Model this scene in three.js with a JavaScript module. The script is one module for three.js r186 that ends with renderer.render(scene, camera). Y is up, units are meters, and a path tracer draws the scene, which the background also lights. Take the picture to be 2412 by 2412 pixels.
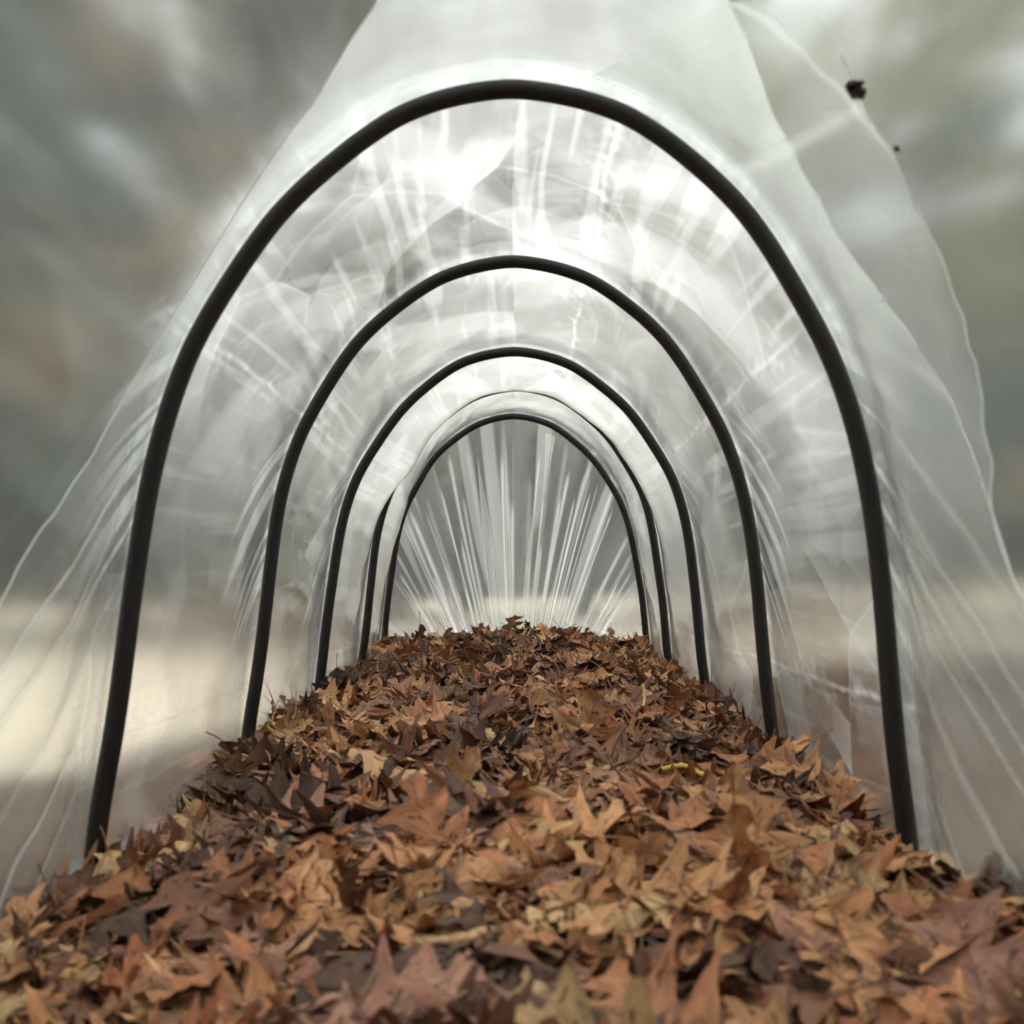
import * as THREE from 'three';
import { mergeGeometries } from 'three/addons/utils/BufferGeometryUtils.js';
import { ImprovedNoise } from 'three/addons/math/ImprovedNoise.js';

// ---------------------------------------------------------------- camera, sky, sun, exposure
const scene = new THREE.Scene();
const EYE = 0.75;
const camera = new THREE.PerspectiveCamera(53.13, 1, 0.02, 600);
camera.position.set(0.018, EYE, 0);
camera.lookAt(0.018 - 0.008, EYE + 0.0596, -1);
camera.focus = 2.9;
camera.userData.fStop = 5.6;

const SW = 512, SH = 256, skyData = new Float32Array(SW * SH * 4);
const noise = new ImprovedNoise();
for (let j = 0; j < SH; j++) for (let i = 0; i < SW; i++) {
  const el = ((j + 0.5) / SH - 0.5) * Math.PI, az = (i / SW) * Math.PI * 2;
  const up = Math.max(0, Math.sin(el));
  const x = Math.cos(az) * Math.cos(el), z = Math.sin(az) * Math.cos(el), y = Math.sin(el);
  let c = 0.5 * noise.noise(x * 2.2 + 5, y * 4, z * 2.2) + 0.28 * noise.noise(x * 5, y * 9 + 3, z * 5) + 0.14 * noise.noise(x * 11, y * 20, z * 11 + 7);
  const b = 0.42 * (1 + 1.7 * up) * (1 + 0.16 * c);
  const o = (j * SW + i) * 4;
  skyData[o] = b * 0.985; skyData[o + 1] = b * 1.0; skyData[o + 2] = b * 1.03; skyData[o + 3] = 1;
}
const sky = new THREE.DataTexture(skyData, SW, SH, THREE.RGBAFormat, THREE.FloatType);
sky.mapping = THREE.EquirectangularReflectionMapping; sky.magFilter = THREE.LinearFilter; sky.minFilter = THREE.LinearFilter;
sky.wrapS = THREE.RepeatWrapping; sky.needsUpdate = true;
scene.background = sky; scene.environment = sky;

const sun = new THREE.DirectionalLight(new THREE.Color(1, 0.94, 0.86), 1.4);
sun.position.set(6, 26, -14); sun.target.position.set(0, 0, -3);
sun.castShadow = true; sun.shadow.radius = 24; sun.shadow.mapSize.set(2048, 2048);
Object.assign(sun.shadow.camera, { left: -30, right: 30, top: 30, bottom: -30, near: 0.5, far: 90 });
scene.add(sun, sun.target);

const renderer = new THREE.WebGLRenderer({ antialias: true });
renderer.toneMapping = THREE.LinearToneMapping;
renderer.toneMappingExposure = 1.74;
renderer.shadowMap.enabled = true;

// ---------------------------------------------------------------- helpers
let seed = 20231;
function rnd() { seed |= 0; seed = (seed + 0x6D2B79F5) | 0; let t = Math.imul(seed ^ (seed >>> 15), 1 | seed); t = (t + Math.imul(t ^ (t >>> 7), 61 | t)) ^ t; return ((t ^ (t >>> 14)) >>> 0) / 4294967296; }
const rr = (a, b) => a + (b - a) * rnd();
const gauss = () => Math.sqrt(-2 * Math.log(rnd() + 1e-9)) * Math.cos(6.28318 * rnd());
const clamp = (v, a = 0, b = 1) => Math.min(b, Math.max(a, v));
const smooth = (a, b, v) => { const t = clamp((v - a) / (b - a)); return t * t * (3 - 2 * t); };
const n2 = (x, y, k = 0) => noise.noise(x, y, k + 0.37);
const fbm = (x, y, k = 0, o = 4) => { let s = 0, a = 0.5; for (let i = 0; i < o; i++) { s += a * n2(x, y, k + i * 3.1); x *= 2.03; y *= 2.03; a *= 0.5; } return s; };
const used = {};
const numbered = (n) => { const k = used[n] = (used[n] ?? -1) + 1; return k ? `${n}_${String(k).padStart(3, '0')}` : n; };
function tag(o, label, category, group, kind) { if (label) o.userData.label = label; if (category) o.userData.category = category; if (group) o.userData.group = group; if (kind) o.userData.kind = kind; return o; }
function mesh(name, geo, mat, parent = scene) {
  const m = new THREE.Mesh(geo, mat); m.name = parent === scene ? numbered(name) : name;
  m.castShadow = m.receiveShadow = true; parent.add(m); return m;
}
function grid(nu, nv, fn, uvfn) {           // open sheet from fn(i/nu, j/nv) -> [x,y,z]
  const P = [], U = [], I = [];
  for (let j = 0; j <= nv; j++) for (let i = 0; i <= nu; i++) { const a = i / nu, b = j / nv; P.push(...fn(a, b)); U.push(...(uvfn ? uvfn(a, b) : [a, b])); }
  const w = nu + 1;
  for (let j = 0; j < nv; j++) for (let i = 0; i < nu; i++) { const a = j * w + i; I.push(a, a + 1, a + w, a + 1, a + w + 1, a + w); }
  const g = new THREE.BufferGeometry();
  g.setAttribute('position', new THREE.Float32BufferAttribute(P, 3)); g.setAttribute('uv', new THREE.Float32BufferAttribute(U, 2));
  g.setIndex(I); g.computeVertexNormals(); return g;
}
function shell(nu, nv, fn, uvfn, th = 0.0012) {   // the same sheet with a thickness and closed rims
  const g = grid(nu, nv, fn, uvfn), p = g.attributes.position, n = g.attributes.normal, uv = g.attributes.uv, N = p.count;
  const P = [], U = [], I = [], M = [];
  for (let s = 0; s < 2; s++) for (let k = 0; k < N; k++) {
    const h = s ? th / 2 : -th / 2;
    P.push(p.getX(k) + n.getX(k) * h, p.getY(k) + n.getY(k) * h, p.getZ(k) + n.getZ(k) * h);
    const q = s ? 1 : -1; M.push(n.getX(k) * q, n.getY(k) * q, n.getZ(k) * q); U.push(uv.getX(k), uv.getY(k));
  }
  const idx = g.index.array;
  for (let k = 0; k < idx.length; k += 3) { I.push(N + idx[k], N + idx[k + 1], N + idx[k + 2]); I.push(idx[k], idx[k + 2], idx[k + 1]); }
  const w = nu + 1, quad = (a, b) => I.push(a, b, N + b, a, N + b, N + a);
  for (let i = 0; i < nu; i++) { quad(i, i + 1); const r = nv * w + i; quad(r + 1, r); }
  for (let j = 0; j < nv; j++) { quad((j + 1) * w, j * w); quad(j * w + nu, (j + 1) * w + nu); }
  const o = new THREE.BufferGeometry();
  o.setAttribute('position', new THREE.Float32BufferAttribute(P, 3)); o.setAttribute('normal', new THREE.Float32BufferAttribute(M, 3));
  o.setAttribute('uv', new THREE.Float32BufferAttribute(U, 2)); o.setIndex(I); return o;
}
function tex(w, h, fn, srgb = false) {
  const d = new Uint8Array(w * h * 4);
  for (let j = 0; j < h; j++) for (let i = 0; i < w; i++) { const c = fn(i / w, j / h), o = (j * w + i) * 4; d[o] = clamp(c[0]) * 255; d[o + 1] = clamp(c[1]) * 255; d[o + 2] = clamp(c[2]) * 255; d[o + 3] = 255; }
  const t = new THREE.DataTexture(d, w, h); t.magFilter = THREE.LinearFilter; t.minFilter = THREE.LinearFilter; t.wrapS = t.wrapT = THREE.RepeatWrapping;
  if (srgb) t.colorSpace = THREE.SRGBColorSpace; t.needsUpdate = true; return t;
}
const rgb = (r, g, b) => new THREE.Color().setRGB(r, g, b);

// ---------------------------------------------------------------- terrain
const terrainY = (x, z) => { const r = Math.hypot(x, z); return smooth(4, 30, r) * (0.028 * Math.max(0, x) - 0.012 * Math.max(0, -x)) + 0.05 * smooth(3, 8, r) * fbm(x * 0.18, z * 0.18, 2, 3); };
const groundTex = tex(512, 512, (u, v) => {
  const X = Math.cos(u * 6.2832) * 2, Y = Math.sin(u * 6.2832) * 2;
  const a = fbm(u * 40, v * 40, 1, 4), b = fbm(u * 9, v * 9, 4, 3), c = n2(u * 130, v * 130, 9);
  const k = 0.62 + 0.5 * a + 0.3 * b + 0.22 * c; return [k, k * (0.93 + 0.1 * b), k * (0.86 + 0.12 * a)];
}, true);
groundTex.repeat.set(0.35, 0.35);
const litterMat = new THREE.MeshStandardMaterial({ color: rgb(0.20, 0.125, 0.075), map: groundTex, roughness: 1 });
const strawTex = tex(512, 512, (u, v) => { const k = 0.92 + 0.16 * fbm(u * 50, v * 50, 6, 3) + 0.12 * fbm(u * 7, v * 7, 3, 3); return [k, k * 0.985, k * 0.95]; }, true); strawTex.repeat.set(0.12, 0.12);
const strawMat = new THREE.MeshStandardMaterial({ color: rgb(0.80, 0.71, 0.60), map: strawTex, roughness: 1 });
const polar = (r, th) => [Math.sin(th) * r, -Math.cos(th) * r];
const ground = mesh('ground', grid(96, 60, (a, b) => { const r = 280 * b ** 2.6, [x, z] = polar(r, a * Math.PI * 2); return [x, terrainY(x, z), z]; }, (a, b) => { const r = 280 * b ** 2.6, [x, z] = polar(r, a * Math.PI * 2); return [x, z]; }), litterMat);
tag(ground, 'brown leaf covered ground around the plastic tunnel', 'ground', null, 'structure');
const nearEdge = (th) => { const d = THREE.MathUtils.radToDeg(th); return (d < 0 ? 6.2 + smooth(-4, -24, d) * -1.9 : 6.2 + smooth(6, 24, d) * 4.2) + 1.2 * fbm(d * 0.12, 3, 5, 3); };
const farEdge = (th) => 31 + 4 * fbm(th * 3, 8, 2, 2) - (Math.abs(th) > 1 ? 5 : 0);
const fieldPt = (a, b) => { const th = (a - 0.5) * 4.2, r = nearEdge(th) + (farEdge(th) - nearEdge(th)) * b, [x, z] = polar(r, th); return [x, z]; };
const field = mesh('field', grid(160, 36, (a, b) => { const [x, z] = fieldPt(a, b); return [x, terrainY(x, z) + 0.035, z]; }, (a, b) => fieldPt(a, b)), strawMat);
tag(field, 'pale dry grass field between the tunnel and the woods', 'field', null, 'structure');

// ---------------------------------------------------------------- tunnel profile
const W = 1.0, BASE = EYE - 0.345, RISE = 0.95, PIPE = 0.0125;
const PROF = [[0, 1], [0.155, 0.972], [0.34, 0.935], [0.5, 0.893], [0.62, 0.832], [0.715, 0.745], [0.83, 0.603], [0.91, 0.442], [0.965, 0.285], [0.99, 0.14], [1, 0]];
const half = [[-0.43, 1.0], [-0.2, 1.005], ...PROF].map(([h, w]) => new THREE.Vector2(-w * W / 2, BASE + h * RISE));
const curve2 = new THREE.SplineCurve([...half, ...half.slice(0, -1).reverse().map((p) => new THREE.Vector2(-p.x, p.y))]);
const SAMP = curve2.getSpacedPoints(600);
function prof(t) {                          // t 0..1 by arc length, left ground to right ground
  const f = clamp(t) * 600, i = Math.min(599, Math.floor(f)), k = f - i, a = SAMP[i], b = SAMP[i + 1];
  let tx = b.x - a.x, ty = b.y - a.y; const l = Math.hypot(tx, ty) || 1;
  return { x: a.x + (b.x - a.x) * k, y: a.y + (b.y - a.y) * k, nx: -ty / l, ny: tx / l };   // normal points outwards
}
const HZ = [1.285, 1.93, 2.58, 3.22, 3.86];
const HDEF = [  // lean of crown x, base x shift, width scale
  [0.012, -0.006, 1.0, 0.017], [0.004, 0, 0.985, -0.007], [0.004, 0, 0.975, -0.040], [0.002, 0.002, 0.97, -0.018], [-0.006, 0.0, 1.0, -0.014]];
function hoopPt(k, t) {
  const p = prof(t), [lean, bx, ws, dy] = HDEF[k], f = smooth(BASE, BASE + RISE, p.y);
  return { x: p.x * ws + bx + lean * f, y: p.y + dy * f, nx: p.nx, ny: p.ny };
}
const pipeMat = new THREE.MeshPhysicalMaterial({ color: rgb(0.016, 0.013, 0.012), roughness: 0.52, roughnessMap: tex(128, 128, (u, v) => { const k = 0.85 + 0.4 * fbm(u * 20, v * 6, 3, 3); return [k, k, k]; }), specularIntensity: 0.5 });
const hoopWords = ['nearest and largest black pipe hoop arching over the leaf bed', 'second black pipe hoop from the front, arching over the leaf bed', 'third black pipe hoop, the middle one of the five', 'fourth black pipe hoop from the front, its crown half hidden by plastic', 'farthest and smallest looking black pipe hoop, framing the end curtain'];
for (let k = 0; k < 5; k++) {
  const pts = [], hs = k * 7.3;
  for (let i = 0; i <= 60; i++) { const p = hoopPt(k, 0.03 + 0.94 * i / 60); pts.push(new THREE.Vector3(p.x + 0.007 * n2(i * 0.16, hs), p.y + 0.005 * n2(i * 0.16, hs + 40), -HZ[k] + 0.012 * n2(i * 0.05, hs + 80))); }
  const g = new THREE.TubeGeometry(new THREE.CatmullRomCurve3(pts), 200, PIPE, 14, false);
  tag(mesh('hoop', g, pipeMat), hoopWords[k], 'hoop', 'black pipe hoops of the tunnel');
}

// ---------------------------------------------------------------- leaf bed core
function bedY(x, z) {
  const d = -z, side = 0.35 - 0.055 * clamp((d - 1.3) / 2.2), q = clamp(Math.abs(x) / 0.5);
  let y = EYE - side - 0.03 + 0.055 * (1 - q * q) + 0.05 * fbm(x * 2.6, z * 2.6, 11, 3) + 0.03 * n2(x * 9, z * 9, 14);
  y += 0.05 * clamp(x, -0.5, 0.5) * smooth(2.1, 1.3, d) - 0.02 * smooth(1.2, 0.5, d);
  y -= 0.6 * smooth(3.95, 4.75, d);
  return y;
}
const soilMat = new THREE.MeshStandardMaterial({ color: rgb(0.10, 0.062, 0.04), map: groundTex, roughness: 1 });
const bed = mesh('soil_mound', grid(40, 120, (a, b) => {
  const q = (a - 0.5) * 2, z = 0.5 - 5.2 * b; let x = q * 0.6, y;
  if (Math.abs(q) > 0.8) { const e = (Math.abs(q) - 0.8) / 0.2; x = Math.sign(q) * (0.475 + 0.015 * e); y = bedY(x, z) - 0.02 - e * 0.47; }
  else { x = q / 0.8 * 0.475; y = bedY(x, z) - 0.02; }
  return [x, Math.max(y, -0.02), z];
}, (a, b) => [a * 1.4, b * 5.2]), soilMat);
tag(bed, 'dark soil mound under the fallen leaves', 'soil', null, 'structure');

// ---------------------------------------------------------------- plastic film
const SHEET_Z0 = 0.55, ZEND = HZ[4] + 0.015;
// hazy whitening of the film: scuffs, stretch marks and packing creases, u along the arc, v along the tunnel
const hash2 = (i, j, k) => { let h = (i * 374761393 + j * 668265263 + k * 1442695041) | 0; h = Math.imul(h ^ (h >>> 13), 1274126177); h ^= h >>> 16; return (h >>> 0) / 4294967296; };
function cells(x, y, k) {                   // [distance to the cell border, the cell's own value, slope across it]
  const xi = Math.floor(x), yi = Math.floor(y); let a = 9, b = 9, id = 0, gx = 0;
  for (let j = -1; j <= 1; j++) for (let i = -1; i <= 1; i++) { const cx = xi + i, cy = yi + j, px = cx + hash2(cx, cy, k) - x, py = cy + hash2(cx, cy, k + 9) - y, d = Math.hypot(px, py); if (d < a) { b = a; a = d; id = hash2(cx, cy, k + 17); const th = id * 40; gx = px * Math.cos(th) + py * Math.sin(th); } else if (d < b) b = d; }
  return [b - a, id, gx];
}
function filmHaze(t, zz) {                  // t 0..1, zz metres from the camera
  const s = t * 2.75, side = Math.abs(t - 0.5), sg = t < 0.5 ? -1 : 1;
  const wob = fbm(s * 1.3, zz * 0.9, 21, 2);
  const roof = 1 - smooth(0.17, 0.27, side), patch = fbm(s * 1.9, zz * 1.7, 41, 3), far = smooth(2.1, 2.8, zz) * (0.8 + 0.6 * patch);
  let h = 0.04 + 0.28 * roof + 0.42 * far * (0.5 + 0.5 * roof);
  // broad scuffs drawn along the tunnel, with ragged ends
  const diag = s * 9 + zz * 4.2 * sg + wob * 4, sc = n2(diag, zz * 1.7 + s, 31) + 0.3 * n2(diag * 3.1, zz * 7, 33) + 0.14 * n2(diag * 7, zz * 22, 34);
  h += 0.24 * roof * smooth(-0.1, 0.5, sc + 0.4 * patch);
  const fine = n2(s * 46 + wob * 4 - zz * 2.5 * sg, zz * 2.1, 36) + 0.4 * n2(s * 120 + wob * 6, zz * 4, 38);
  h += (0.10 + 0.10 * roof) * smooth(0.1, 0.5, fine + 0.6 * patch);
  h += 0.12 * smooth(0.05, 0.3, fbm(s * 6, zz * 6, 44, 4));
  // flat facets and straight creases where the sheet was crumpled
  const cm = smooth(-0.12, 0.15, fbm(s * 1.8, zz * 1.8, 86, 2)), c1 = cells(s * 5 + wob, zz * 3.6, 3), c2 = cells(s * 13 + wob * 2, zz * 9, 5);
  h += cm * (0.20 * (c1[1] - 0.5) + 0.28 * c1[2] + 0.10 * (1 - smooth(0, 0.06, c1[0]))) + cm * (0.10 * c2[2] + 0.05 * (1 - smooth(0, 0.07, c2[0])));
  // pleats that fan out of each hoop's legs, forwards and down
  for (const hz of HZ) {
    const e = hz - zz; if (e < -0.02 || e > 0.42) continue;
    const leg = smooth(0.15, 0.2, side) * (1 - smooth(0.27, 0.34, side)), dg = t + sg * -1 * e * 0.2 * (1 + 1.6 * (side - 0.2) * 4);
    const ray = n2(dg * 150, hz * 7 + e * 0.8, 51) + 0.5 * n2(dg * 330, hz * 5, 52), reach = 0.20 + 0.22 * n2(dg * 60, hz * 3, 53);
    h += 0.6 * leg * smooth(0.05, 0.3, ray) * (1 - smooth(reach * 0.6, reach + 0.02, e));
  }
  for (const tc of [0.545, 0.66, 0.335, 0.815, 0.17]) {
    const dd = Math.abs((t - tc) * 2.75 + 0.006 * n2(zz * 9, tc * 30));
    h += 0.5 * Math.exp(-((dd / 0.0035) ** 2)) * (0.5 + 0.8 * n2(zz * 22, tc * 50 + 3));
    h += 0.35 * Math.max(0, n2(s * 70, zz * 45, 6)) * Math.exp(-((dd / 0.03) ** 2));
  }
  for (const hz of HZ) { const e = Math.abs(zz - hz); h += 0.16 * Math.exp(-e / 0.05) * smooth(0.05, 0.3, n2(s * 44, 3 + hz * 9 + zz * 2, 7)); }
  return h * (0.05 + 0.95 * smooth(1.12, 1.3, zz));
}
const RW = 2048, RH = 2048;
const hazeTex = (w, h, fn) => { const t = tex(w, h, (u, v) => { const k = Math.sqrt(clamp(fn(u, v), 0, 0.92)); return [k, k, k]; }); t.wrapS = t.wrapT = THREE.ClampToEdgeWrapping; return t; };
const roofHaze = hazeTex(RW, RH, (u, v) => 0.05 + 0.9 * filmHaze(u, -SHEET_Z0 + v * (ZEND + SHEET_Z0)));
const clearPly = new THREE.MeshPhysicalMaterial({ color: rgb(0.965, 0.985, 0.972), roughness: 0.15, transmission: 1, thickness: 0.001, ior: 1.2, metalness: 0 });   // blurs what lies behind
const hazyPly = (map) => new THREE.MeshPhysicalMaterial({ color: rgb(0.945, 0.965, 0.95), roughness: 1, roughnessMap: map, transmission: 1, thickness: 0, ior: 1.3, metalness: 0, side: THREE.DoubleSide });   // scuffed, milky
const thinPly = new THREE.MeshPhysicalMaterial({ color: rgb(0.965, 0.985, 0.972), roughness: 0.11, transmission: 1, thickness: 0.001, ior: 1.2, metalness: 0 });
const roofPly = hazyPly(roofHaze);

function sagAt(t, z) {                      // how far the sheet stands inwards of a straight stretch
  let k = -1; for (let i = 0; i < 4; i++) if (z >= HZ[i] && z < HZ[i + 1]) k = i;
  const wr = 0.006 * fbm(t * 26, z * 2.2, 60, 3) + 0.006 * (0.3 - Math.abs(n2(t * 18 + z * 1.5, z * 3, 62))) + 0.004 * fbm(t * 70 + z * 3, z * 2, 66, 2);
  if (k < 0) { const e = smooth(0, 0.25, Math.abs(z - HZ[0])); return z < HZ[0] ? e * wr * 1.4 + 0.003 : 0; }
  const f = (z - HZ[k]) / (HZ[k + 1] - HZ[k]), m = Math.sin(Math.PI * f);
  const crown = Math.exp(-(((t - 0.5) / 0.2) ** 2));
  let s = m * (0.010 + 1.2 * Math.max(-0.004, wr));
  if (k === 2) { const m2 = Math.sin(Math.PI * f ** 2.2); s += m2 * (0.040 * crown + 0.03 * Math.exp(-(((t - 0.36) / 0.05) ** 2))); }
  if (k === 3) s += m * 0.035 * Math.exp(-(((t - 0.30) / 0.06) ** 2)) + m * 0.02 * Math.exp(-(((t - 0.72) / 0.06) ** 2));
  return s;
}
function sheetPt(t, z, off = 0) {           // z metres ahead of the camera
  let k = 0, f = 0;
  if (z <= HZ[0]) { k = 0; f = 0; } else if (z >= HZ[4]) { k = 3; f = 1; } else { for (let i = 0; i < 4; i++) if (z >= HZ[i] && z < HZ[i + 1]) { k = i; f = (z - HZ[i]) / (HZ[i + 1] - HZ[i]); } }
  const a = hoopPt(k, t), b = hoopPt(Math.min(4, k + 1), t), s = PIPE + 0.004 - sagAt(t, z) + off;
  const nx = a.nx + (b.nx - a.nx) * f, ny = a.ny + (b.ny - a.ny) * f;
  return [a.x + (b.x - a.x) * f + nx * s, a.y + (b.y - a.y) * f + ny * s, -z];
}
const cover = new THREE.Group(); cover.name = numbered('plastic_cover'); scene.add(cover);
tag(cover, 'clear wrinkled plastic cover stretched over the five black hoops', 'plastic cover');
mesh('inner_sheet', shell(220, 300, (a, b) => sheetPt(a, -SHEET_Z0 + b * (ZEND + SHEET_Z0)), (a, b) => [a, b]), clearPly, cover);
mesh('outer_sheet', grid(220, 300, (a, b) => sheetPt(a, -SHEET_Z0 + b * (ZEND + SHEET_Z0), 0.0022), (a, b) => [a, b]), roofPly, cover);

// end curtain: the sheet gathered to one point on the ground behind the bed
const RIDGES = []; for (let i = 0; i < 66; i++) { const t = 0.5 + 0.27 * Math.sign(rnd() - 0.5) * rnd() ** 0.85; RIDGES.push({ t, w: rr(0.0007, 0.004), flap: rnd() < 0.55 ? rr(0.004, 0.02) * (rnd() < 0.5 ? -1 : 1) : 0, r0: rnd() < 0.5 ? rr(0, 0.12) : rr(0.15, 0.5), a: rr(0.2, 0.8), bow: rr(-0.006, 0.006) }); }
const pleat = (t, r) => { let s = 0; for (const q of RIDGES) { const d = Math.abs(t - q.t - q.bow * Math.sin(3 * r)); s += q.a * smooth(q.r0, q.r0 + 0.25, r) * Math.max(0, 1 - d / 0.008); } return s + 0.6 * n2(t * 40, r * 0.8, 71); };
function curtainPt(t, r, lift = 0) {
  const h = hoopPt(4, t), x0 = h.x + h.nx * (PIPE + 0.003), y0 = h.y + h.ny * (PIPE + 0.003), z0 = -ZEND - 0.002;
  const px = -0.005 + (t - 0.5) * 0.62, py = 0.10, pz = -4.62, bulge = 0.05 * Math.sin(Math.PI * r);
  return [x0 + (px - x0) * r, y0 + (py - y0) * r + bulge * 0.3, z0 + (pz - z0) * r + 0.014 * smooth(0, 0.3, r) * pleat(t, r) + lift - bulge * 0.4];
}
const endHaze = hazeTex(2048, 512, (u, v) => {
  const t = 0.06 + 0.88 * u; let h = 0.20 + 0.16 * fbm(u * 30, v * 2, 8, 3) + 0.25 * smooth(0.1, 0.35, n2(u * 55, v * 1.2, 3));
  for (const q of RIDGES) {
    const d = t - q.t - q.bow * Math.sin(3 * v), on = smooth(q.r0, q.r0 + 0.06, v); if (on <= 0 || Math.abs(d) > 0.03) continue;
    h += 0.6 * q.a * on * Math.exp(-((d / q.w) ** 2));
    if (q.flap) { const k = d / (q.flap * smooth(q.r0, 1, v)); if (k > 0 && k < 1) h += 0.26 * q.a * on; }
  }
  return h;
});
const curtain = mesh('end_curtain', grid(500, 24, (a, b) => curtainPt(0.06 + 0.88 * a, b), (a, b) => [a, b]), hazyPly(endHaze), cover);
mesh('inner_sheet', shell(500, 24, (a, b) => curtainPt(0.06 + 0.88 * a, b, -0.006), (a, b) => [a, b], 0.001), thinPly, curtain);
const foldMat = hazyPly(hazeTex(64, 256, (u, v) => 0.33 + 0.4 * Math.exp(-(((0.5 - Math.abs(u - 0.5)) / 0.06) ** 2)) + 0.25 * fbm(u * 6, v * 3, 4, 3)));
for (const [t0, w0, w1, r0, r1] of [[0.452, 0.0, 0.034, 0.1, 0.99], [0.49, 0.0, 0.018, 0.08, 0.99], [0.528, 0.0, 0.026, 0.3, 0.99], [0.415, 0, 0.026, 0.5, 0.99], [0.545, 0.012, 0.004, 0.04, 0.24]])
  mesh('fold', grid(6, 16, (a, b) => curtainPt(t0 + (a - 0.5) * (w0 + (w1 - w0) * Math.sin(Math.PI * 0.5 * b)), r0 + (r1 - r0) * b, 0.02 + 0.006 * Math.sin(a * 3.14))), foldMat, curtain);

// the front end of a second length of sheet, lapped under the roof and pulled out towards the near ends
const lapSkew = (t, z) => t + 0.24 * (z - HZ[0]) * Math.sign(t - 0.5);
const lapMat = hazyPly(hazeTex(2048, 512, (u, v) => {
  const z = HZ[0] + 0.03 - v * 1.2, leg = smooth(0.14, 0.24, Math.abs(u - 0.5)), dg = lapSkew(u, z);
  const line = Math.exp(-((Math.sin(34 * Math.PI * dg + 3.5 * n2(dg * 14, 4)) / 0.2) ** 2)) * (0.6 + 0.6 * n2(dg * 40, z * 2, 5));
  return 0.07 + leg * smooth(HZ[0] + 0.02, HZ[0] - 0.12, z) * 0.5 * Math.max(0, line) + 0.5 * (1 - leg) * (0.75 + 0.8 * fbm(u * 14, v * 5, 17, 4)) + 0.12 * fbm(u * 60, v * 8, 27, 3);
}));
const flapMat = hazyPly(hazeTex(512, 512, (u, v) => { const d1 = Math.abs(u - 0.615 - 0.09 * (v - 0.25)), d2 = Math.abs(v - 0.36 - 0.35 * (u - 0.66)); return 0.09 + 0.10 * smooth(-0.1, 0.15, n2(u * 26, v * 4, 3)) + 0.3 * Math.exp(-((d1 / 0.0025) ** 2)) + 0.25 * Math.exp(-((d2 / 0.006) ** 2)) + 0.1 * fbm(u * 30, v * 9, 5, 3); }));
const lapEdge = (pts) => { const c = new THREE.SplineCurve(pts.map((p) => new THREE.Vector2(...p))).getPoints(400); return (t) => { let i = 0; while (i < 399 && t > c[i + 1].x) i++; const p = c[i], q = c[i + 1]; return p.y + (q.y - p.y) * clamp((t - p.x) / (q.x - p.x || 1)); }; };
const edgeA = lapEdge([[0.0, 0.7], [0.1, 0.78], [0.18, 0.86], [0.237, 0.98], [0.269, 1.075], [0.296, 1.15], [0.331, 1.22], [0.385, 1.215], [0.425, 1.125], [0.451, 1.03], [0.468, 0.95], [0.5, 0.72], [0.515, 0.66], [0.53, 0.7], [0.555, 0.86], [0.575, 0.95], [0.607, 1.055], [0.65, 1.085], [0.699, 1.03], [0.728, 0.97], [0.751, 0.935], [0.84, 0.82], [1, 0.7]]);
const lapUv = (edge, a0, k) => (a, b) => { const t = 0.03 + 0.94 * (a0 + k * a); return [t, b * (HZ[0] + 0.03 - edge(t)) / 1.2]; };
const lapPt = (inset, edge) => (a, b) => {
  const t = 0.03 + 0.94 * a, z1 = HZ[0] + 0.03, z = z1 + (edge(t) - z1) * b, legs = smooth(0.12, 0.26, Math.abs(t - 0.5)), fwd = smooth(HZ[0], HZ[0] - 0.2, z);
  const dg = lapSkew(t, z);
  const pl = legs * fwd * 0.004 * (1 - 2 * Math.abs(Math.sin(34 * Math.PI * dg + 3.5 * n2(dg * 14, 4)))) + fwd * 0.007 * fbm(t * 12, z * 5, 19, 3);
  return sheetPt(t, z, (z > HZ[0] - 0.03 ? 0.004 : 0.004 - fwd * inset) + pl * 0.8);
};
const hemMat = new THREE.MeshPhysicalMaterial({ color: rgb(0.9, 0.92, 0.9), roughness: 0.8, transmission: 0.5, thickness: 0, side: THREE.DoubleSide });
const hem = (parent, fn, a0, a1) => { const P = []; for (let i = 0; i <= 200; i++) P.push(new THREE.Vector3(...fn(a0 + (a1 - a0) * i / 200, 1))); mesh('hem', new THREE.TubeGeometry(new THREE.CatmullRomCurve3(P), 400, 0.0009, 6, false), hemMat, parent); };
const lapA = mesh('lapped_sheet', grid(360, 40, lapPt(0.02, edgeA), lapUv(edgeA, 0, 1)), lapMat, cover); hem(lapA, lapPt(0.02, edgeA), 0.05, 0.95);
const edgeB = lapEdge([[0.5, 1.314], [0.522, 1.308], [0.55, 1.08], [0.575, 0.92], [0.602, 0.85], [0.624, 0.882], [0.662, 0.902], [0.69, 0.907], [0.729, 0.912], [0.759, 0.9], [0.82, 0.75], [1, 0.6]]);
const lapB = mesh('lapped_sheet', grid(160, 40, (a, b) => lapPt(0.032, edgeB)((0.52 + 0.46 * a - 0.03) / 0.94, b), lapUv(edgeB, 0.521, 0.4894)), flapMat, cover); hem(lapB, (a, b) => lapPt(0.032, edgeB)((0.52 + 0.46 * a - 0.03) / 0.94, b), 0.2, 0.9);

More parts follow.
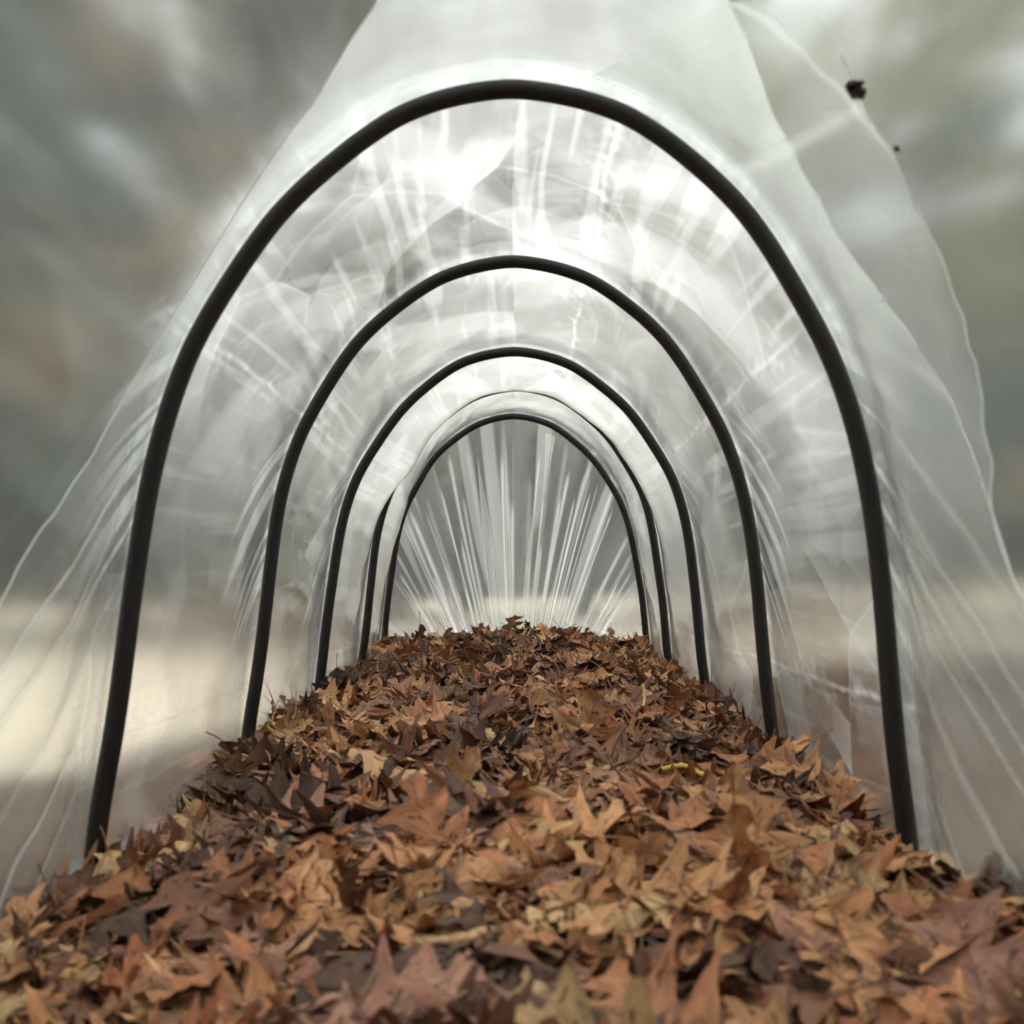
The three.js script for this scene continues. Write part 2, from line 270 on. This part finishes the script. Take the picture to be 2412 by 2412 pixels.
// ---------------------------------------------------------------- oak leaves
// half width of a pointed-lobed oak leaf along its midrib
function lobeWidth(s, k) {
  const env = Math.sin(Math.PI * clamp(s * 0.93 + 0.04) ** 0.8) ** 0.75 * 0.36;
  const n = 3.4 + (k % 3) * 0.5, ph = (s * n + 0.15 * (k % 5)) % 1;
  const tooth = ph < 0.62 ? ph / 0.62 : 1 - (ph - 0.62) / 0.38;
  const sub = Math.abs(((s * n * 3.7 + k * 0.37) % 1) - 0.5) * 2;
  const lobe = 0.2 + 0.68 * tooth ** 1.1 + 0.26 * sub * tooth;
  return Math.max(0.004, env * lobe * (s > 0.93 ? (1 - s) / 0.07 * 0.9 + 0.1 : 1));
}
function leafGeo(k, o) {                    // unit length, lies in xz, midrib along z; o: curl settings
  const NS = 46, NU = 6, sd = k * 5.7;
  const f = (a, b) => {
    const s = b, u = (a - 0.5) * 2, w = lobeWidth(s, k + (u < 0 ? 0 : 2)) * o.wide;
    let x = u * w, z = (s - 0.45) + Math.abs(u) * w * 0.42, y = 0;
    const q = Math.abs(u) * w / 0.3;
    y += o.cup * 0.14 * q * q + o.bend * 0.45 * (s - 0.45) ** 2 * 1.2;
    y += o.crumple * (0.10 * n2(x * 4 + sd, z * 4, 1) + 0.05 * n2(x * 9, z * 9 + sd, 2)) + 0.012 * Math.sin(s * 44 + Math.abs(u) * 2) * Math.min(1, q);
    const tw = o.twist * (s - 0.45); const c = Math.cos(tw), sn = Math.sin(tw);
    [x, y] = [x * c - y * sn, x * sn + y * c];
    if (o.roll) { const R = 0.16 / o.roll, th = x / R * 0.55; x = Math.sin(th) * R; y += (1 - Math.cos(th)) * R; }
    return [x, y, z];
  };
  const g = grid(NU, NS, f);
  const st = new THREE.TubeGeometry(new THREE.CatmullRomCurve3([[0, 0, 0.0], [0, -0.004, -0.35], [0, 0.0, -0.47], [0.02 * Math.sin(sd), 0.03 * Math.cos(sd * 2), -0.60], [0.05 * Math.sin(sd), 0.05 * Math.cos(sd * 2), -0.72]].map((p) => { const bz = p[2]; return new THREE.Vector3(p[0], p[1] + o.bend * 0.45 * Math.min(0.3, bz * bz) * 1.2 + (bz > -0.46 ? -0.004 + o.crumple * 0.1 * n2(sd, bz * 4, 1) : o.crumple * 0.1 * n2(sd, -0.45 * 4, 1)), bz); })), 12, 0.006, 4, false);
  const m = mergeGeometries([g, st]); m.computeVertexNormals(); return m;
}
const SHAPES = [];
for (let k = 0; k < 16; k++) SHAPES.push(leafGeo(k, {
  wide: rr(0.85, 1.3), cup: rr(-0.7, 0.8), bend: rr(-0.5, 0.5), crumple: rr(0.35, 0.95), twist: rr(-0.5, 0.5), roll: k % 4 === 3 ? rr(0.7, 1.5) : 0 }));
const leafTex = [0, 1].map((q) => tex(256, 512, (u, v) => {
  const x = (u - 0.5) * 2, ax = Math.abs(x);
  let k = 0.93 + 0.24 * fbm(u * 6 + q * 9, v * 9, 2 + q, 4) + 0.10 * n2(u * 40, v * 70, q + 5);
  const mid = Math.exp(-((ax / 0.035) ** 2)), side = Math.exp(-(((((v * 7.5 - ax * 0.9) % 1 + 1) % 1 - 0.5) / 0.06) ** 2)) * (1 - ax * 0.6);
  k += (q ? -0.22 : 0.16) * mid + (q ? -0.15 : 0.09) * side;
  const spot = smooth(0.22, 0.34, fbm(u * 11, v * 20, 30 + q, 3)); k *= 1 - 0.45 * spot;
  const warm = fbm(u * 3 + q * 5, v * 4, 50, 2);
  return [k, k * (0.97 + 0.16 * warm), k * (0.94 + 0.2 * warm)];
}, true));
const TONES = [
  { c: [0.53, 0.265, 0.115], n: 'tan' }, { c: [0.41, 0.17, 0.07], n: 'copper brown' }, { c: [0.33, 0.16, 0.105], n: 'dusky reddish brown' },
  { c: [0.17, 0.068, 0.03], n: 'dark brown' }, { c: [0.58, 0.38, 0.18], n: 'pale straw brown' }, { c: [0.38, 0.135, 0.05], n: 'rust red' }, { c: [0.09, 0.043, 0.024], n: 'very dark brown' }];
const WEIGHT = [0.22, 0.22, 0.14, 0.19, 0.06, 0.05, 0.12];
const pickTone = (bias) => { if (bias > 0.12 && rnd() < 0.45) return rnd() < 0.6 ? 3 : 6; if (bias < -0.15 && rnd() < 0.5) return rnd() < 0.75 ? 0 : 4; let r = rnd(), i = 0; while (i < 6 && r > WEIGHT[i]) r -= WEIGHT[i++]; return i; };
const leafMatOf = (c, q) => new THREE.MeshStandardMaterial({ color: rgb(...c), map: leafTex[q], bumpMap: leafTex[q], bumpScale: 0.0015, roughness: 0.72, side: THREE.DoubleSide });
const toneMats = TONES.map((t) => [0, 1].map((q) => leafMatOf(t.c, q)));
const stuffMats = [0, 1].map((q) => leafMatOf([1, 1, 1], q));

const spots = [], camV = new THREE.Vector3(), M4 = new THREE.Matrix4(), Q = new THREE.Quaternion(), Q2 = new THREE.Quaternion(), E = new THREE.Euler();
camera.updateMatrixWorld(); camera.updateProjectionMatrix();
function addLeaf(x, z, layer, tilt, big = 1) {
  const len = clamp(0.124 + 0.032 * gauss(), 0.04, 0.19) * big;
  const e = 0.01, sx = (bedY(x + e, z) - bedY(x - e, z)) / (2 * e), sz = (bedY(x, z + e) - bedY(x, z - e)) / (2 * e);
  const nrm = new THREE.Vector3(-sx, 1, -sz).normalize();
  Q.setFromUnitVectors(new THREE.Vector3(0, 1, 0), nrm);
  E.set(gauss() * tilt, rr(0, 6.283), gauss() * tilt + (rnd() < 0.35 ? Math.PI : 0), 'YXZ'); Q2.setFromEuler(E);
  const y = bedY(x, z) + layer;
  spots.push({ p: new THREE.Vector3(x, y, z), q: Q.clone().multiply(Q2), s: len, k: Math.floor(rnd() * 16), tone: pickTone(n2(x * 5, z * 5, 77)), top: layer, v: rr(0.7, 1.12) });
}
for (let i = 0; i < 13000; i++) {
  const z = -rr(0.3, 4.3), x = rr(-0.485, 0.485);
  const layer = rr(-0.045, 0.032);
  addLeaf(x, z, layer, rnd() < 0.08 ? 0.65 : 0.14);
}
for (let i = 0; i < 500; i++) { const z = -rr(0.5, 4.2), x = (rnd() < 0.5 ? -1 : 1) * rr(0.43, 0.49); addLeaf(x, z, rr(0, 0.035), 0.6, 0.8); }   // banked against the film
for (const s of spots) {
  camV.copy(s.p).applyMatrix4(camera.matrixWorldInverse); const d = -camV.z; camV.copy(s.p).project(camera);
  s.size = (Math.abs(camV.x) < 1 && Math.abs(camV.y) < 1.0 && d > 0.3) ? s.s / d * (s.top > 0.012 ? 1 : 0.01) : 0;
}
const near = [...spots].sort((a, b) => b.size - a.size).slice(0, 290); const nearSet = new Set(near);
for (const s of near) {
  const m = mesh('oak_leaf', SHAPES[s.k], toneMats[s.tone][s.k % 2]);
  m.position.copy(s.p); m.quaternion.copy(s.q); m.scale.setScalar(s.s);
  camV.copy(s.p).project(camera); const up = new THREE.Vector3(0, 1, 0).applyQuaternion(s.q).y;
  const col = ['at the far left', 'left of centre', 'in the middle', 'right of centre', 'at the far right'][clamp(Math.floor((camV.x + 1) * 2.5), 0, 4)];
  const row = camV.y < -0.86 ? 'along the bottom edge' : camV.y < -0.7 ? 'in the near foreground' : 'before the nearest hoop';
  const look = s.k % 4 === 3 ? 'rolled' : Math.abs(up) < 0.8 ? 'tilted' : 'flat', l = `${s.s > 0.145 ? 'large ' : ''}${look} ${TONES[s.tone].n} oak leaf ${row}, ${col}`;
  tag(m, l, 'leaf', `oak leaves in the foreground: ${look} ${TONES[s.tone].n}, ${row}, ${col}`);
}
const rest = spots.filter((s) => !nearSet.has(s)), litter = new THREE.Group(); litter.name = numbered('leaf_litter'); scene.add(litter);
tag(litter, 'deep layer of fallen brown oak leaves filling the tunnel bed', 'leaf litter', null, 'stuff');
for (let k = 0; k < 16; k++) {
  const list = rest.filter((s) => s.k === k), im = new THREE.InstancedMesh(SHAPES[k], stuffMats[k % 2], list.length);
  list.forEach((s, i) => { M4.compose(s.p, s.q, new THREE.Vector3(s.s, s.s, s.s)); im.setMatrixAt(i, M4); const c = TONES[s.tone].c; im.setColorAt(i, rgb(c[0] * s.v, c[1] * s.v, c[2] * s.v)); });
  im.name = 'leaves'; im.userData.kind = 'stuff'; im.castShadow = im.receiveShadow = true; litter.add(im);
}

{ const st = new THREE.TubeGeometry(new THREE.CatmullRomCurve3([[0, 0, -0.5], [0.06, 0.04, -0.15], [0.02, 0.05, 0.2], [-0.08, 0.0, 0.5]].map((p) => new THREE.Vector3(...p))), 10, 0.022, 5, false), im = new THREE.InstancedMesh(st, new THREE.MeshStandardMaterial({ roughness: 0.8 }), 700);
  for (let i = 0; i < 700; i++) { const x = rr(-0.47, 0.47), z = -rr(0.6, 4.1); E.set(gauss() * 0.4, rr(0, 6.28), gauss() * 0.3, 'YXZ'); Q.setFromEuler(E); const l = rr(0.025, 0.075), w = l * rr(0.6, 1); M4.compose(new THREE.Vector3(x, bedY(x, z) + rr(0.015, 0.045), z), Q, new THREE.Vector3(w, w, l)); im.setMatrixAt(i, M4); const k = rr(0.4, 1.2); im.setColorAt(i, rgb(0.3 * k, 0.19 * k, 0.10 * k)); }
  im.name = 'stalks'; im.userData.kind = 'stuff'; im.castShadow = im.receiveShadow = true; litter.add(im); }
// leaves and bits that stand out from the rest
function hero(name, shape, x, z, up, len, euler, color, q, label, cat = 'leaf') {
  const m = mesh(name, SHAPES[shape], leafMatOf(color, q)); m.position.set(x, bedY(x, z) + up, z); m.rotation.set(...euler, 'YXZ'); m.scale.setScalar(len); return tag(m, label, cat);
}
hero('oak_leaf', 5, -0.03, -3.86, 0.055, 0.17, [-0.9, 0.5, 0.3], [0.60, 0.39, 0.19], 0, 'pale tan oak leaf propped up on the crest of the leaf bed');
hero('oak_leaf', 9, 0.17, -3.3, 0.05, 0.19, [0.75, 2.6, 0.2], [0.30, 0.15, 0.11], 1, 'large pinkish brown oak leaf tilted up just below the crest');
hero('oak_leaf', 3, 0.235, -1.02, 0.055, 0.17, [0.9, 2.7, 0.15], [0.46, 0.22, 0.09], 0, 'curled orange brown oak leaf standing up at the lower right');
hero('oak_leaf', 7, 0.20, -0.90, 0.045, 0.16, [0.75, 3.3, -0.1], [0.44, 0.20, 0.08], 1, 'rolled copper leaf leaning at the lower right in front of the curled one');
hero('oak_leaf', 11, 0.40, -0.90, 0.03, 0.16, [0.25, 1.2, 0.2], [0.40, 0.155, 0.075], 0, 'big rust red leaf with a folded rim at the right edge');
hero('oak_leaf', 2, -0.02, -0.92, 0.035, 0.18, [0.05, 0.4, 0.05], [0.52, 0.31, 0.15], 1, 'large flat tan oak leaf in the middle of the foreground');
hero('oak_leaf', 14, -0.16, -1.55, 0.045, 0.20, [0.22, 1.2, 0.1], [0.50, 0.29, 0.14], 0, 'broad light brown oak leaf lying flat beside the second hoop\'s left side');
function stem(name, pts, r, c, label) { const g = new THREE.TubeGeometry(new THREE.CatmullRomCurve3(pts.map(([x, y, z]) => new THREE.Vector3(x, bedY(x, z) + y, z))), 24, r, 6, false); tag(mesh(name, g, new THREE.MeshStandardMaterial({ color: rgb(...c), roughness: 0.7 })), label, 'stem'); }
stem('grass_stem', [[0.235, 0.03, -2.08], [0.262, 0.032, -2.1], [0.274, 0.05, -2.13], [0.272, 0.075, -2.14]], 0.0026, [0.55, 0.47, 0.16], 'pale yellow curved stem poking out right of the middle of the bed');
stem('grass_stem', [[0.22, 0.05, -1.48], [0.25, 0.055, -1.475], [0.275, 0.045, -1.46]], 0.003, [0.62, 0.45, 0.08], 'short bright yellow stem lying right of centre among brown leaves');
stem('twig', [[0.44, 0.02, -2.0], [0.455, 0.05, -2.03], [0.47, 0.075, -2.05]], 0.0018, [0.06, 0.045, 0.04], 'thin dark twig poking up beside the second hoop on the right');
stem('twig', [[0.45, 0.02, -2.4], [0.462, 0.05, -2.43], [0.478, 0.08, -2.44]], 0.0016, [0.06, 0.045, 0.04], 'thin dark twig poking up beside the third hoop on the right');
stem('twig', [[0.45, 0.01, -1.75], [0.47, 0.04, -1.75], [0.468, 0.085, -1.76]], 0.003, [0.08, 0.045, 0.03], 'short dark curled stalk standing at the bed\'s right edge near the second hoop');
{ // scraps caught on the film
  const lump = (sd) => grid(14, 10, (a, b) => { const th = a * 6.2832, r = b * (0.5 + 0.16 * n2(Math.cos(th) * 2, Math.sin(th) * 2, sd) + 0.10 * n2(Math.cos(th) * 6, Math.sin(th) * 6, sd)); return [Math.cos(th) * r * 0.75, 0.5 * n2(Math.cos(th) * r * 5, Math.sin(th) * r * 5, sd), Math.sin(th) * r * 1.25]; });
  const scrap = (t, z, s, label, sd) => { const [x, y, zz] = sheetPt(t, z, -0.036), p = prof(t), m = mesh('leaf_scrap', lump(sd), leafMatOf([0.06, 0.04, 0.028], 0)); m.position.set(x, y, zz); m.quaternion.setFromUnitVectors(new THREE.Vector3(0, 1, 0), new THREE.Vector3(-p.nx, -p.ny, 0).normalize()); m.rotateY(-0.5); m.scale.setScalar(s); tag(m, label, 'leaf scrap'); };
  scrap(0.622, 0.868, 0.022, 'dark leaf scrap stuck on the plastic at upper right', 6);
  scrap(0.642, 0.868, 0.008, 'tiny dark speck stuck on the plastic below the leaf scrap', 3);
}

// ---------------------------------------------------------------- trees beyond the film
const barkMat = new THREE.MeshStandardMaterial({ color: rgb(0.11, 0.085, 0.07), roughness: 1, map: groundTex });
const paleBark = new THREE.MeshStandardMaterial({ color: rgb(0.34, 0.27, 0.21), roughness: 1, map: groundTex });
const folMats = [[0.10, 0.17, 0.15], [0.36, 0.37, 0.21], [0.33, 0.28, 0.19], [0.16, 0.20, 0.19], [0.52, 0.44, 0.30]].map((c) => new THREE.MeshPhysicalMaterial({ color: rgb(...c), roughness: 1, transmission: 0.4, thickness: 0, specularIntensity: 0.3, side: THREE.DoubleSide }));
function limb(a, b, r0, r1, seg = 7) {
  const mid = a.clone().lerp(b, 0.5).add(new THREE.Vector3(rr(-1, 1), rr(-0.3, 0.3), rr(-1, 1)).multiplyScalar(a.distanceTo(b) * 0.06));
  const c = new THREE.CatmullRomCurve3([a, mid, b]), g = new THREE.TubeGeometry(c, 8, 1, seg, false), p = g.attributes.position, v = new THREE.Vector3(), q = new THREE.Vector3();
  for (let i = 0; i < p.count; i++) { const row = Math.floor(i / (seg + 1)), t = row / 8; c.getPointAt(t, q); v.fromBufferAttribute(p, i).sub(q).multiplyScalar(r0 + (r1 - r0) * t).add(q); p.setXYZ(i, v.x, v.y, v.z); }
  g.computeVertexNormals(); return g;
}
function makeTree(h, r, crownFrom, spread, count, leaf, bark, fol) {
  const g = new THREE.Group(), parts = [], tips = [], top = new THREE.Vector3(rr(-0.3, 0.3), h, rr(-0.3, 0.3));
  parts.push(limb(new THREE.Vector3(0, -0.2, 0), top, r, r * 0.18, 10));
  for (let i = 0; i < 14; i++) {
    const f = crownFrom + (0.97 - crownFrom) * (i / 14), a = i * 2.4 + rr(-0.4, 0.4), l = spread * (1.15 - f * 0.8) * rr(0.7, 1.2);
    const p0 = new THREE.Vector3(top.x * f, h * f, top.z * f), p1 = p0.clone().add(new THREE.Vector3(Math.cos(a) * l, l * rr(0.1, 0.6), Math.sin(a) * l));
    parts.push(limb(p0, p1, r * 0.32 * (1.1 - f), r * 0.05, 5)); tips.push([p0, p1]);
  }
  const P = [], N = [], I = [];
  for (let i = 0; i < count; i++) {
    const [a, b] = tips[Math.floor(rnd() * tips.length)], c = a.clone().lerp(b, Math.sqrt(rr(0.08, 1.15))).add(new THREE.Vector3(gauss(), gauss() * 0.7, gauss()).multiplyScalar(spread * 0.16));
    const u = new THREE.Vector3(gauss(), gauss(), gauss()).normalize(), w = new THREE.Vector3(gauss(), gauss(), gauss()).cross(u).normalize(), s = leaf * rr(0.5, 1.2), o = P.length / 3, n = u.clone().cross(w);
    for (const [x, y] of [[-1, 0], [0, -0.5], [1, 0], [0, 0.5]]) { P.push(c.x + (u.x * x + w.x * y) * s, c.y + (u.y * x + w.y * y) * s, c.z + (u.z * x + w.z * y) * s); N.push(n.x, n.y, n.z); }
    I.push(o, o + 1, o + 2, o, o + 2, o + 3);
  }
  const cg = new THREE.BufferGeometry(); cg.setAttribute('position', new THREE.Float32BufferAttribute(P, 3)); cg.setAttribute('normal', new THREE.Float32BufferAttribute(N, 3)); cg.setIndex(I);
  mesh('trunk', mergeGeometries(parts), bark, g); mesh('crown', cg, fol, g);
  return g;
}
const TREES = [
  makeTree(13, 0.28, 0.25, 3.4, 1300, 0.32, barkMat, folMats[1]), makeTree(15, 0.22, 0.35, 2.8, 1100, 0.32, barkMat, folMats[2]),
  makeTree(12, 0.24, 0.08, 3.2, 2600, 0.30, barkMat, folMats[0]), makeTree(14, 0.26, 0.3, 3.0, 800, 0.34, paleBark, folMats[1]),
  makeTree(10, 0.18, 0.12, 2.8, 1800, 0.30, barkMat, folMats[3]),
  makeTree(13, 0.24, 0.12, 1.5, 2400, 0.28, paleBark, folMats[4]),
  makeTree(13, 0.24, 0.06, 1.4, 2800, 0.28, barkMat, folMats[0])];
const KIND = ['olive leaved tree', 'thin brown leaved tree', 'dense dark evergreen', 'pale trunked tree', 'grey green tree', 'tan leaved tree', 'narrow evergreen'];
function plant(kind, deg, r, s, label, group) {
  const [x, z] = polar(r, THREE.MathUtils.degToRad(deg)), t = TREES[kind].clone(); t.name = numbered('tree'); scene.add(t);
  t.position.set(x, terrainY(x, z), z); t.rotation.y = rr(0, 6.28); t.scale.setScalar(s); tag(t, label, 'tree', group);
}
for (const [kind, deg, r, s, l] of [[5, -21.5, 13, 1, 'narrow tan leaved tree blurred behind the film at upper left'], [6, -16.5, 14, 1.05, 'narrow dark evergreen left of the largest hoop, behind the film'], [0, -11, 18, 1.1, 'olive leaved tree showing above the left of the hoops'], [2, -29, 13, 1, 'dense dark evergreen at the left edge behind the film'],
  [2, 22, 17, 0.75, 'low dark evergreen right of the largest hoop, behind the film'], [0, 28, 12, 1.05, 'olive leaved tree at the upper right edge behind the film'], [4, 15, 21, 1.1, 'grey green tree behind the right side of the tunnel'], [5, 34, 14, 0.9, 'tan leaved tree past the right edge of the tunnel'], [1, 3.5, 17, 1, 'tall thin brown leaved tree behind the right of the end curtain'], [0, -3, 19, 1.1, 'tall olive leaved tree behind the middle of the end curtain'], [1, -7, 16, 0.95, 'tall thin brown leaved tree behind the left of the end curtain'], [3, 8.5, 18, 1, 'tall pale trunked tree just right of the far hoops']]) plant(kind, deg, r, s, l);
for (let i = 0; i < 84; i++) { const deg = -48 + 96 * (i + rr(0.1, 0.9)) / 84, k = [0, 1, 2, 1, 4, 3, 2, 4][i % 8]; const where = deg < -24 ? 'past the left edge' : deg < -8 ? 'left of the end curtain' : deg < 8 ? 'behind the end curtain' : deg < 24 ? 'right of the end curtain' : 'past the right edge'; plant(k, deg, rr(31, 46), rr(0.75, 1.05), `${KIND[k]} in the blurred woods beyond the field, ${where}`, `${KIND[k]}s in the woods ${where}`); }
const SHRUBS = [folMats[3], folMats[0], folMats[1]].map((m) => { const g = makeTree(1.5, 0.04, 0.05, 1.0, 1600, 0.09, barkMat, m); g.children[0].name = 'stem'; g.children[1].name = 'foliage'; return g; });
function shrub(k, deg, r, s, label, group) {
  const [x, z] = polar(r, THREE.MathUtils.degToRad(deg)), g = SHRUBS[k].clone(); g.name = numbered('shrub'); scene.add(g);
  g.position.set(x, terrainY(x, z), z); g.rotation.y = rr(0, 6.28); g.scale.setScalar(s); tag(g, label, 'shrub', group);
}
shrub(0, -6.2, 17, 1.0, 'dark shrub behind the lower left of the end curtain');
shrub(1, -16, 22, 1.4, 'dark shrub on the field left of the far hoops');
for (let i = 0; i < 34; i++) { const deg = -36 + 72 * (i + rr(0.1, 0.9)) / 34, where = deg < -8 ? 'left of the end curtain' : deg < 8 ? 'behind the end curtain' : 'right of the end curtain'; shrub(i % 3, deg, rr(30.5, 34), rr(1.5, 2.4), `undergrowth shrub at the wood's edge, ${where}`, `undergrowth at the wood's edge, ${where}`); }

renderer.render(scene, camera);
